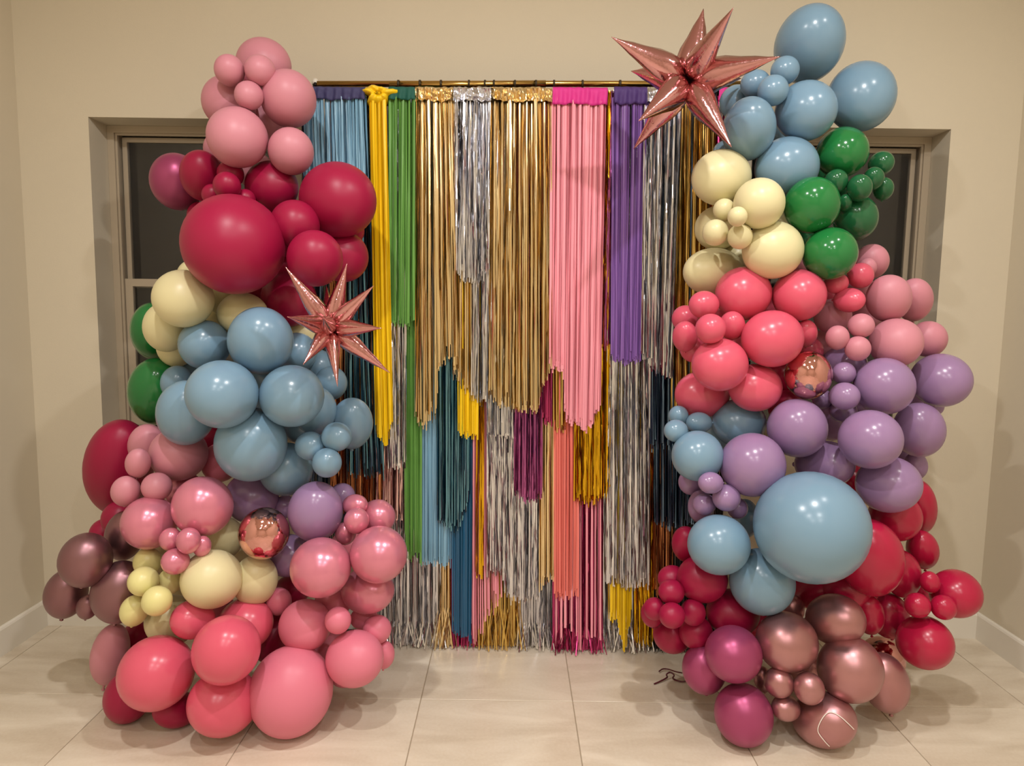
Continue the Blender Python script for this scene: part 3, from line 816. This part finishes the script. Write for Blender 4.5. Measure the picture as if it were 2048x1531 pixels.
BB(2, 'baby', 'light pink mini balloon, %s of the trio above the lavender balloons', (1722, 651, 26, 23, .3, 'topmost'), (1675, 675, 23, 23, .3, 'nearest the coral balloons,'), (1715.5, 697, 25.5, 23.5, .2, 'lowest'))
B(2, 'baby', 1642, 690, 28, 28, 2.8, 'light pink balloon buried behind the light pink mini trio')
B(2, 'orb', 1616.5, 750, 48, 47, 0.2, 'mirror-like rose gold foil orb balloon between coral and lavender balloons')
B(2, 'lav', 1768, 772, 62, 55, 0.3, 'lavender balloon under the light pink balloons')
B(2, 'lav', 1881, 760, 63, 52, 1.2, 'outermost lavender balloon, jutting out in front of the wall', 12)
B(2, 'lav', 1688, 746, 23, 21, 0.4, 'small lavender balloon beside the foil orb')
B(2, 'lav', 1689, 792, 30, 26, 0.0, 'small lavender balloon below the one beside the foil orb')
B(2, 'lav', 1688, 728, 46, 36, 2.0, 'lavender balloon behind the light pink mini trio')
B(2, 'lav', 1686, 821, 27, 22, 1.1, 'small lavender balloon in shade below two small lavender ones')
B(2, 'lav', 1645, 798, 20, 19, 1.4, 'small lavender balloon in shade under the foil orb')
B(2, 'lav', 1594, 856, 60, 57, 0.5, 'lavender balloon below the foil orb and coral balloons')
B(2, 'lav', 1740, 878, 65, 57, 0, 'lavender balloon in the middle front of the lavender cluster')
B(2, 'lav', 1838, 860, 53, 53, 1.2, 'lavender balloon below the outermost lavender one')
B(2, 'lav', 1505, 929, 65, 62, 0, 'pinkish lavender balloon just above the giant blue balloon')
B(2, 'lav', 1648, 928, 60, 46, 1.2, 'lavender balloon in shade directly behind the top of the giant blue one')
B(2, 'lav', 1776, 968, 67, 55, 0.4, 'lowest lavender balloon, resting on crimson balloons')
B(2, 'lav', 1832, 931, 23, 26, 2.2, 'lavender sliver of a balloon against the wall')
B(2, 'lav', 1868, 812, 20, 18, 2.2, 'small lavender balloon tucked under the outermost lavender one')
B(2, 'lav', 1664, 840, 40, 40, 3, 'lavender balloon buried in the middle of the lavender cluster')
BB(2, 'lav', 'lavender mini balloon, %s of the clump above the pale blue balloon', (1421.5, 965, 24, 20.5, -.4, 'topmost'), (1453, 995, 27, 25.5, 0, 'foremost'), (1409, 1008, 22, 21, .4, 'nearest the fringe,'), (1475, 1016, 20, 20, .6, 'nearest the giant blue balloon,'))
B(2, 'lav', 1402, 1014, 25, 32, 1.5, 'lavender balloon behind the lavender minis beside the dark fringe')
B(2, 'lav', 1382, 964, 24, 24, 1.9, 'lavender balloon under a sky blue balloon beside the dark fringe')
B(2, 'sky', 1478, 845, 54, 46, 1.1, 'sky blue balloon in shade below the coral balloons')
B(2, 'sky', 1395, 911, 51, 49, 0.3, 'sky blue balloon beside the dark fringe, above the lavender minis')
BB(2, 'sky', 'small sky blue balloon, %s of three below the coral balloons', (1352, 861, 23, 21, .3, 'foremost'), (1398, 845, 25, 20, 1, 'nearest the shaded blue balloon,'), (1357, 831, 19, 19, 1.1, 'topmost'))
B(2, 'sky', 1622, 1053.5, 116, 109, 0, 'giant sky blue balloon, the biggest on the blue-topped tower')
B(2, 'sky', 1438, 1088.5, 62, 59, 0.1, 'pale blue balloon beside the giant blue balloon, above crimson balloons')
B(2, 'sky', 1524, 1163, 65, 66, 0.9, 'sky blue balloon hanging below the giant blue balloon')
B(2, 'sky', 1492, 1036, 26, 36, 2.2, 'sky blue balloon in shade at the edge of the giant blue one')
B(2, 'crimson2', 1840, 1013, 34, 52, 1.8, 'glossy crimson balloon at the wall behind the lowest lavender balloon')
B(2, 'crimson2', 1790, 1032, 54, 49, 1.3, 'glossy crimson balloon directly under the lowest lavender balloon')
B(2, 'crimson2', 1845, 1099, 33, 38, 1.4, 'glossy crimson balloon at the wall above the crimson minis')
B(2, 'crimson2', 1740, 1115, 68, 76, 0.9, 'large crimson balloon beside the giant blue balloon')
B(2, 'crimson2', 1803, 1147, 40, 47, 1.3, 'crimson balloon behind the large crimson one')
B(2, 'crimson2', 1911, 1186, 55, 47, 1.0, 'crimson balloon jutting out nearest the side wall', 45)
BB(2, 'crimson2', 'glossy crimson mini balloon, %s of the trio near the side wall', (1860, 1164, 20, 21, .8, 'topmost'), (1835, 1210, 26, 24, .5, 'nearest the rose gold balloons,'), (1887, 1214, 26, 24, .5, 'nearest the side wall,'))
B(2, 'crimson2', 1849, 1284, 61, 51, 0.9, 'glossy crimson balloon just above the floor near the side wall', 15)
B(2, 'crimson2', 1737, 1228, 32, 40, 1.4, 'crimson balloon behind the rose gold balloons')
B(2, 'crimson2', 1777, 1230, 42, 46, 2.2, 'crimson balloon in shade between the rose gold balloons and crimson minis')
B(2, 'crimson2', 1622, 1180, 50, 36, 2.2, 'crimson balloon in shade under the giant blue balloon')
B(2, 'crimson', 1372, 1088, 27, 34, 1.5, 'crimson balloon beside the pale blue balloon and the brass fringe')
B(2, 'crimson', 1405, 1157, 50, 47, 0.9, 'crimson balloon under the pale blue balloon')
B(2, 'crimson', 1345, 1157, 28, 26, 1.3, 'crimson balloon above the crimson minis beside the brass fringe')
BB(2, 'crimson', 'matte crimson mini balloon, %s of the clump beside brass fringe', (1343, 1183, 25, 24, .6, 'topmost'), (1309, 1217, 21, 22, .9, 'in front of the brass fringe,'), (1344, 1230, 25, 25, .2, 'foremost'), (1386, 1224, 24, 26, .7, 'nearest the raspberry balloons,'), (1304, 1227, 21, 26, 1.3, 'rearmost'))
B(2, 'crimson', 1466, 1225, 53, 48, 1.0, 'crimson balloon behind the pearly raspberry balloons')
B(2, 'crimson', 1345, 1268, 38, 38, 1.6, 'dark crimson balloon low under the crimson minis by the fringe')
B(2, 'crimson', 1392, 1264, 33, 34, 1.5, 'dark crimson balloon between the crimson minis and raspberry balloons')
B(2, 'rasp', 1467, 1307, 56.5, 57, 0.2, 'uppermost pearly raspberry balloon beside a rose gold one')
B(2, 'rasp', 1408, 1338, 43, 50, 1.0, 'pearly raspberry balloon nearest the curled dark ribbon')
B(2, 'rasp', 1487, 1429, 58, 64, 0.3, 'bright pearly raspberry balloon standing on the floor')
B(2, 'blush', 1574, 1283, 62, 60, 0.3, 'rose gold chrome balloon directly below the hanging blue balloon')
B(2, 'blush', 1670, 1238, 60, 51, 0.6, 'rose gold chrome balloon below the giant blue balloon')
B(2, 'blush', 1700, 1338, 70, 63, 0.2, 'large oval rose gold chrome balloon on the front', 28)
B(2, 'blush', 1770, 1365, 49, 60, 1.1, 'rose gold chrome balloon standing behind the large oval one')
B(2, 'blush', 1647, 1438, 65, 57, 0.8, 'rose gold chrome balloon on the floor with a looped white line')
BB(2, 'blush', 'mini rose gold chrome balloon, %s of the clump above the floor', (1558, 1364, 29, 30, .1, 'topmost'), (1618, 1376, 30, 32, .1, 'nearest the large oval one,'), (1572, 1415, 28, 26, .2, 'lowest'), (1526, 1358, 18, 25, 1.0, 'rearmost'))
B(2, 'blush', 1582, 1216, 26, 28, 1.9, 'rose gold chrome balloon sliver behind the hanging blue balloon')
B(2, 'orb', 1764, 1318, 47, 46, 2.9, 'foil orb balloon half hidden behind rose gold chrome balloons')

# balloons deep in the gaps, which close the view through the towers
BB(1, 'baby', 'baby pink balloon deep in the gap %s', (506, 337, 40, 36, 3.4, 'above the crimson cluster'))
BB(1, 'crimson', 'crimson balloon deep in the gap %s', (569, 530, 36, 34, 3.4, 'beside the giant crimson balloon'), (516, 582, 36, 34, 3.4, 'under the giant crimson balloon'), (425, 878, 34, 32, 3.4, 'between dusty pink and blue balloons'), (694, 460, 34, 34, 3.4, 'under the large crimson balloon'))
BB(1, 'sky', 'sky blue balloon deep in the gap %s', (634, 733, 36, 34, 3.4, 'below the smaller starburst'), (381, 738, 34, 34, 3.4, 'beside the topmost blue ring'))
BB(1, 'cream', 'cream balloon deep in the gap %s', (482, 1112, 34, 34, 3.4, 'beside the foil orb of the pink-topped tower'), (360, 1186, 34, 34, 3.4, 'behind the lemon minis'))
BB(1, 'pink', 'rose pink balloon deep in the gap %s', (650, 1292, 40, 40, 3.4, 'behind the bubblegum pink balloons'), (694, 1094, 34, 34, 3.4, 'between the pearl pink balloons'), (436, 1222, 36, 34, 1.9, 'among the coral balloons'))
BB(2, 'crimson2', 'crimson balloon deep in the gap %s', (1689, 1178, 54, 46, 1.9, 'above the rose gold chrome balloons'), (1562, 752, 40, 40, 3.4, 'between coral balloons and the foil orb'), (1520, 1246, 36, 36, 3.4, 'between raspberry and rose gold balloons'), (1847, 1185, 34, 34, 3.4, 'behind the glossy crimson trio'), (1706, 960, 36, 36, 3.4, 'below the middle front lavender balloon'))
BB(2, 'blush', 'rose gold chrome balloon deep in the gap %s', (1610, 1335, 42, 40, 3.4, 'behind the rose gold minis'))
BB(2, 'baby', 'light pink balloon deep in the gap %s', (1732, 627, 38, 36, 3.4, 'behind the light pink mini trio'), (1716, 577, 32, 30, 3.4, 'behind the glossy coral minis'))
BB(2, 'green2', 'dark green balloon deep in the gap %s', (1607, 470, 34, 32, 3.4, 'beside two bright green balloons'), (1645, 352, 32, 32, 3.4, 'under the blue crown'))
BB(2, 'lav', 'lavender balloon deep in the gap %s', (1828, 802, 34, 32, 3.4, 'under the outermost lavender balloon'), (1802, 908, 34, 32, 3.4, 'above the lowest lavender balloon'), (1720, 815, 34, 34, 3.4, 'behind the small lavender balloons'))
BB(2, 'sky', 'sky blue balloon deep in the gap %s', (1558, 264, 34, 34, 3.4, 'in the middle of the blue crown'), (1430, 868, 36, 36, 3.4, 'behind the small blue balloons'))
BB(2, 'coral', 'coral balloon deep in the gap %s', (1440, 628, 36, 36, 3.4, 'behind the small coral clump'), (1545, 612, 36, 36, 3.4, 'between the large coral balloons'), (1478, 684, 36, 36, 3.4, 'beside the largest coral balloon'))

# unit meshes
S, N = 40, 24


def balloon_mesh(name, orb=False):
    bm = bmesh.new()
    rings = []
    top = bm.verts.new((0, 0, 1))
    for i in range(1, N):
        th = math.pi * i / N
        r, z = math.sin(th), math.cos(th)
        if th > math.pi / 2 and not orb:
            s = (th - math.pi / 2) / (math.pi / 2)
            r *= 1 - 0.13 * s * s
            z *= 1 + 0.09 * s ** 3
        ring = []
        for k in range(S):
            a = 2 * math.pi * k / S
            rr = r
            if orb:
                rr = r * (1 - 0.018 * abs(math.sin(2 * a)) ** 0.5 * 0.6 * r)
            ring.append(bm.verts.new((rr * math.cos(a), rr * math.sin(a), z)))
        rings.append(ring)
    if orb:
        bot = bm.verts.new((0, 0, -1))
        bot_ring = rings[-1]
    else:
        r = [bm.verts.new((0.05 * math.cos(2 * math.pi * k / S), 0.05 * math.sin(2 * math.pi * k / S), -1.13)) for k in range(S)]
        rings.append(r)
        bot = bm.verts.new((0, 0, -1.15))
    for k in range(S):
        bm.faces.new((top, rings[0][k], rings[0][(k + 1) % S]))
        bm.faces.new((bot, rings[-1][(k + 1) % S], rings[-1][k]))
    for i in range(len(rings) - 1):
        for k in range(S):
            bm.faces.new((rings[i][k], rings[i + 1][k], rings[i + 1][(k + 1) % S], rings[i][(k + 1) % S]))
    return bm_mesh(name, bm, True)


def knot_mesh(name):
    bm = bmesh.new()
    prof = [(0.045, -1.12), (0.075, -1.15), (0.07, -1.19), (0.04, -1.21), (0.06, -1.25), (0.10, -1.29), (0.10, -1.295), (0.02, -1.25)]
    q = 14
    rg = [[bm.verts.new((r * math.cos(2 * math.pi * k / q), r * math.sin(2 * math.pi * k / q), z)) for k in range(q)] for r, z in prof]
    for i in range(len(prof) - 1):
        for k in range(q):
            bm.faces.new((rg[i][k], rg[i + 1][k], rg[i + 1][(k + 1) % q], rg[i][(k + 1) % q]))
    bmesh.ops.recalc_face_normals(bm, faces=list(bm.faces))
    return bm_mesh(name, bm, True)


def tail_mesh(name):
    """flat inflation tab of a foil balloon"""
    bm = bmesh.new()
    box_bm(bm, -0.10, 0.10, -0.008, 0.008, -1.22, -0.985)
    return bm_mesh(name, bm)


MESH, KNOT = {}, {}
for k, m in BMAT.items():
    MESH[k] = balloon_mesh('balloon', k == 'orb')
    MESH[k].materials.append(m)
    KNOT[k] = tail_mesh('filling_tab') if k == 'orb' else knot_mesh('knot')
    KNOT[k].materials.append(m)

# depths: the stacking order seen in the photo plus contact between neighbours
FRONT = [(0, 2.72), (200, 2.66), (400, 2.58), (700, 2.50), (1000, 2.42), (1250, 2.36), (1531, 2.30)]
P = []
for (tw, m, cx, cy, rx, ry, ang, lay, label) in BL:
    d = ray(cx, cy)
    zc = d.dot(fwd)                                  # camera depth per unit of y
    rho = math.hypot(cx - W / 2, cy - H / 2) / F
    ux, uy = ((cx - W / 2) / F / rho, (cy - H / 2) / F / rho) if rho > 1e-6 else (1, 0)
    an = math.radians(ang)
    e1, e2 = (math.cos(an), math.sin(an)), (-math.sin(an), math.cos(an))
    cor = lambda e: math.sqrt(1 + rho * rho * (e[0] * ux + e[1] * uy) ** 2)
    gr = 1.07 if rx < 32 else 1.035
    s1, s2 = rx * gr / cor(e1), ry * gr / cor(e2)
    k = zc / F
    r = math.sqrt(s1 * s2) * k                        # world radius per unit of y
    lim = 3.19 if (cx < 600 or cx > 1490) else 2.94
    hi = lim / (1 + r)
    # stay above the floor: CAM.z + d.z*t - s*t*k >= 0
    low = -d.z + max(s1 * abs(e1[1]), s2 * abs(e2[1]), 0.94 * math.hypot(s1 * e1[1], s2 * e2[1])) * k * 1.02
    if low > 0:
        hi = min(hi, (CAM.z - 0.002) / low)
    P.append(dict(d=d, r=r, s1=s1 * k, s2=s2 * k, e1=e1, e2=e2, t0=min(hi, interp(FRONT, cy) + 0.125 * lay), hi=hi, lay=lay))
FLOOR_ON = {'standing on the floor', 'on the floor'}
for p, b in zip(P, BL):
    if any(b[8].endswith(s) or (s + ' ') in b[8] for s in FLOOR_ON) and 'stacked on' not in b[8] and 'resting over' not in b[8]:
        p['t0'] = p['hi']
        p['fix'] = True
    p['t'] = p['t0']
pairs = []
for i in range(len(P)):
    for j in range(i + 1, len(P)):
        a, b = P[i], P[j]
        if BL[i][0] != BL[j][0]:
            continue
        lat = (a['d'] - b['d']).length
        if lat < (a['r'] + b['r']) * 1.0:
            pairs.append((i, j))
SQ = 0.95
for it in range(520):
    w = 0.04 if it < 220 else 0.0
    for p in P:
        p['t'] += (p['t0'] - p['t']) * w
    for i, j in pairs:
        a, b = P[i], P[j]
        tm = (a['t'] + b['t']) / 2
        need2 = ((a['r'] + b['r']) * tm * SQ) ** 2 - ((a['d'] - b['d']).length * tm) ** 2
        if need2 <= 0:
            continue
        need = math.sqrt(need2) / a['d'].length
        if abs(a['lay'] - b['lay']) > 0.01:
            sgn = 1 if b['lay'] > a['lay'] else -1
        else:
            sgn = 1 if b['t'] >= a['t'] else -1
        gap = (b['t'] - a['t']) * sgn
        if gap < need:
            dl = (need - gap) * 0.5
            fa, fb = a.get('fix'), b.get('fix')
            da, db = a['lay'] >= 3.3 and b['lay'] < 3.3, b['lay'] >= 3.3 and a['lay'] < 3.3
            wa, wb = (0.15, 0.85) if (fa and not fb) or db else ((0.85, 0.15) if (fb and not fa) or da else (0.5, 0.5))
            a['t'] -= sgn * dl * wa * 1.2
            b['t'] += sgn * dl * wb * 1.2
    for p in P:
        p['t'] = min(max(p['t'], 1.75), p['hi'])

GROUP = {1: 'balloons of the pink-topped tower', 2: 'balloons of the blue-topped tower'}
AXIS = {1: [(0, 525), (400, 530), (650, 480), (900, 480), (1531, 450)], 2: [(0, 1610), (400, 1570), (700, 1600), (1100, 1600), (1531, 1600)]}
for p, (tw, m, cx, cy, rx, ry, ang, lay, label) in zip(P, BL):
    t = p['t']
    pos = CAM + p['d'] * t
    a1, a2 = p['s1'] * t, p['s2'] * t
    em, ma, mi = (p['e1'], a1, a2) if a1 >= a2 else (p['e2'], a2, a1)
    e = ma / mi
    K = max(1.13, e)
    if m == 'orb':
        K = max(1.0, e)
    ct = math.sqrt(max(0.0, min(1.0, (e * e - 1) / (K * K - 1)))) if K > 1.001 else 0.0
    if ct > 0.68:                      # keep the knot end turned away into the tower
        ct = 0.68
        K = math.sqrt(e * e - (1 - ct * ct)) / ct
    stt = math.sqrt(1 - ct * ct)
    v = -p['d'].normalized()
    # image-plane axes at this ray
    hx = (RT - v * RT.dot(v)).normalized()
    hy = v.cross(hx).normalized()
    if hy.dot(UP) < 0:
        hy = -hy
    md = hx * em[0] - hy * em[1]
    ax = interp(AXIS[tw], cy)
    if (cx - ax) * em[0] - 14 * em[1] < 0:
        md = -md
    zdir = (md * ct + v * stt).normalized()
    q = zdir.to_track_quat('Z', 'Y')
    nm = {'orb': 'foil_orb_balloon', 'mauve': 'chrome_balloon', 'blush': 'chrome_balloon'}.get(m, 'latex_balloon')
    o = obj(nm, MESH[m])
    o.rotation_mode = 'QUATERNION'
    o.rotation_quaternion = q
    o.location = pos
    o.scale = (mi, mi, mi * K)
    tag(o, label, 'balloon', GROUP[tw])
    obj('filling_tab' if m == 'orb' else 'knot', KNOT[m], None, o)

# ------------------------------------------------------------------ starburst foil balloons
M_star = mat('rose_gold_star_foil', srgb(208, 152, 154), 0.13, 1.0, bump=(24, 0.10, 0.01))


def spike_mesh(L, R, seed):
    """one inflated foil cone along +Z with two crimped seams"""
    rr = random.Random(seed)
    bm = bmesh.new()
    prof = [(0.0, 0.10), (0.06, 0.42), (0.13, 0.72), (0.21, 0.95), (0.29, 1.0), (0.42, 0.87), (0.60, 0.60), (0.75, 0.37), (0.88, 0.18), (0.96, 0.07), (1.0, 0.015)]
    q = 24
    rings = []
    for i, (u, w) in enumerate(prof):
        ring = []
        for k in range(q):
            a = 2 * math.pi * k / q
            c_, s_ = math.cos(a), math.sin(a)
            rad = R * w * (0.93 + 0.07 * abs(c_) ** 3)
            crimp = 0.0
            if k in (0, q // 2):
                rad *= 1.10
                rad += R * 0.03 * (1 if i % 2 else -0.4) * (w > 0.1)
            elif k in (1, q - 1, q // 2 - 1, q // 2 + 1):
                rad *= 0.985 + 0.02 * (1 if i % 2 else -1)
            ring.append(bm.verts.new((rad * c_, rad * s_ * 0.92, L * u)))
        rings.append(ring)
    for i in range(len(rings) - 1):
        for k in range(q):
            bm.faces.new((rings[i][k], rings[i][(k + 1) % q], rings[i + 1][(k + 1) % q], rings[i + 1][k]))
    bm.faces.new(list(reversed(rings[0])))
    bm.faces.new(rings[-1])
    return bm_mesh('spike', bm, True)


def starburst(label, cx, cy, Y, Lpx, Rpx, tips):
    c0 = at(cx, cy, Y)
    zc = ray(cx, cy).dot(fwd) * Y
    k = zc / F
    root = empty('starburst_balloon', c0)
    tag(root, label, 'balloon', 'starburst foil balloons')
    v = -ray(cx, cy).normalized()
    hx = (RT - v * RT.dot(v)).normalized()
    hy = v.cross(hx).normalized()
    if hy.dot(UP) < 0:
        hy = -hy
    L = Lpx * k
    me = spike_mesh(1.0, Rpx / Lpx, 3)
    me.materials.append(M_star)
    for (tx, ty, sg) in tips:
        # tip on its sight line, one cone length from the hub (nearer or farther root)
        dd = ray(tx, ty).normalized()
        oc = CAM - c0
        bq = oc.dot(dd)
        ds = bq * bq - (oc.dot(oc) - L * L)
        d = oc + dd * (-bq - (math.sqrt(ds) * sg if ds > 0 else 0.0))
        s = obj('spike', me, None, root)
        s.rotation_mode = 'QUATERNION'
        s.rotation_quaternion = d.normalized().to_track_quat('Z', 'X')
        ln = d.length
        s.scale = (L, L, ln)
    # hub where the cones are tied together
    bm = bmesh.new()
    bmesh.ops.create_icosphere(bm, subdivisions=2, radius=Rpx * k * 0.36)
    hme = bm_mesh('hub', bm, True)
    obj('hub', hme, M_star, root)
    return root


starburst('smaller rose gold starburst balloon in front of crimson and blue balloons', 661, 655, 2.30, 132, 17.5,
          [(570.6, 533, .6), (694, 526, .6), (653, 571, -.8), (747.5, 571, .9), (574, 633, 1), (764, 656, .8), (606, 729, .7), (675, 773, 1), (780, 745.5, 1), (647, 636, 1), (690, 690, -1), (620, 690, -1)])
starburst('larger rose gold starburst balloon over the end of the rod', 1376, 160, 2.56, 194, 29,
          [(1223, 74, .5), (1262, 142, -.7), (1407, 17.5, -.35), (1467, 15, .8), (1560, 113, 1), (1277, 242, .9), (1267, 298, -.4), (1463, 294, 1), (1483, 157, -1), (1430, 205, -1), (1345, 120, -1)])

# ------------------------------------------------------------------ loose ends
M_rib = mat('dark_maroon_ribbon', srgb(84, 24, 36), 0.35, spec=0.5)
rib = []
pts_px = [(1308, 1367, .004), (1320, 1362, .008), (1334, 1354, .012), (1333, 1348, .03), (1340, 1344, .035), (1348, 1349, .03), (1346, 1356, .015), (1356, 1361, .006), (1370, 1362, .01), (1380, 1352, .03)]


def on_floor(px, py, z):
    d = ray(px, py)
    return CAM + d * ((CAM.z - z) / -d.z)


def smooth(pts, sub=6):
    out = []
    n = len(pts)
    for i in range(n - 1):
        p0, p1, p2, p3 = pts[max(i - 1, 0)], pts[i], pts[i + 1], pts[min(i + 2, n - 1)]
        for s in range(sub):
            t = s / sub
            out.append(0.5 * ((2 * p1) + (p2 - p0) * t + (2 * p0 - 5 * p1 + 4 * p2 - p3) * t * t + (3 * p1 - p0 - 3 * p2 + p3) * t ** 3))
    out.append(pts[-1])
    return out


o = obj('curled_ribbon', tube_mesh('curled_ribbon', smooth([on_floor(*q) for q in pts_px]), 0.0032, 8), M_rib)
tag(o, 'curled dark maroon ribbon end lying on the floor by the raspberry balloons', 'ribbon')
pts2 = [(1318, 1342, .01), (1326, 1337, .012), (1338, 1338, .012), (1350, 1342, .02), (1364, 1345, .03)]
o = obj('curled_ribbon', tube_mesh('curled_ribbon', smooth([on_floor(*q) for q in pts2]), 0.0028, 8), M_rib)
tag(o, 'short looped maroon ribbon piece beside the curled ribbon end', 'ribbon')

# white line looped over the rose gold balloon that stands on the floor
M_line = mat('white_nylon_line', srgb(240, 232, 222), 0.3)
bi = next(i for i, b in enumerate(BL) if 'looped white line' in b[8])
bo = next(o for o in C.objects if o.get('label') == BL[bi][8])
Mb = Matrix.LocRotScale(bo.location, bo.rotation_quaternion, bo.scale)
Mi = Mb.inverted()
line = []
for (px, py) in [(1659, 1492), (1648, 1480), (1636, 1462), (1640, 1444), (1652, 1427), (1664, 1424), (1680, 1432), (1696, 1446), (1708, 1458)]:
    q0 = Mi @ CAM
    qd = (Mi.to_3x3() @ ray(px, py)).normalized()
    bq = q0.dot(qd)
    disc = bq * bq - (q0.dot(q0) - 1.03 ** 2)
    line.append(Mb @ (q0 + qd * (-bq - math.sqrt(max(0.0, disc)))))
o = obj('nylon_line', tube_mesh('nylon_line', smooth(line), 0.0016, 6), M_line)
tag(o, 'thin white line looped over the rose gold balloon on the floor', 'string')
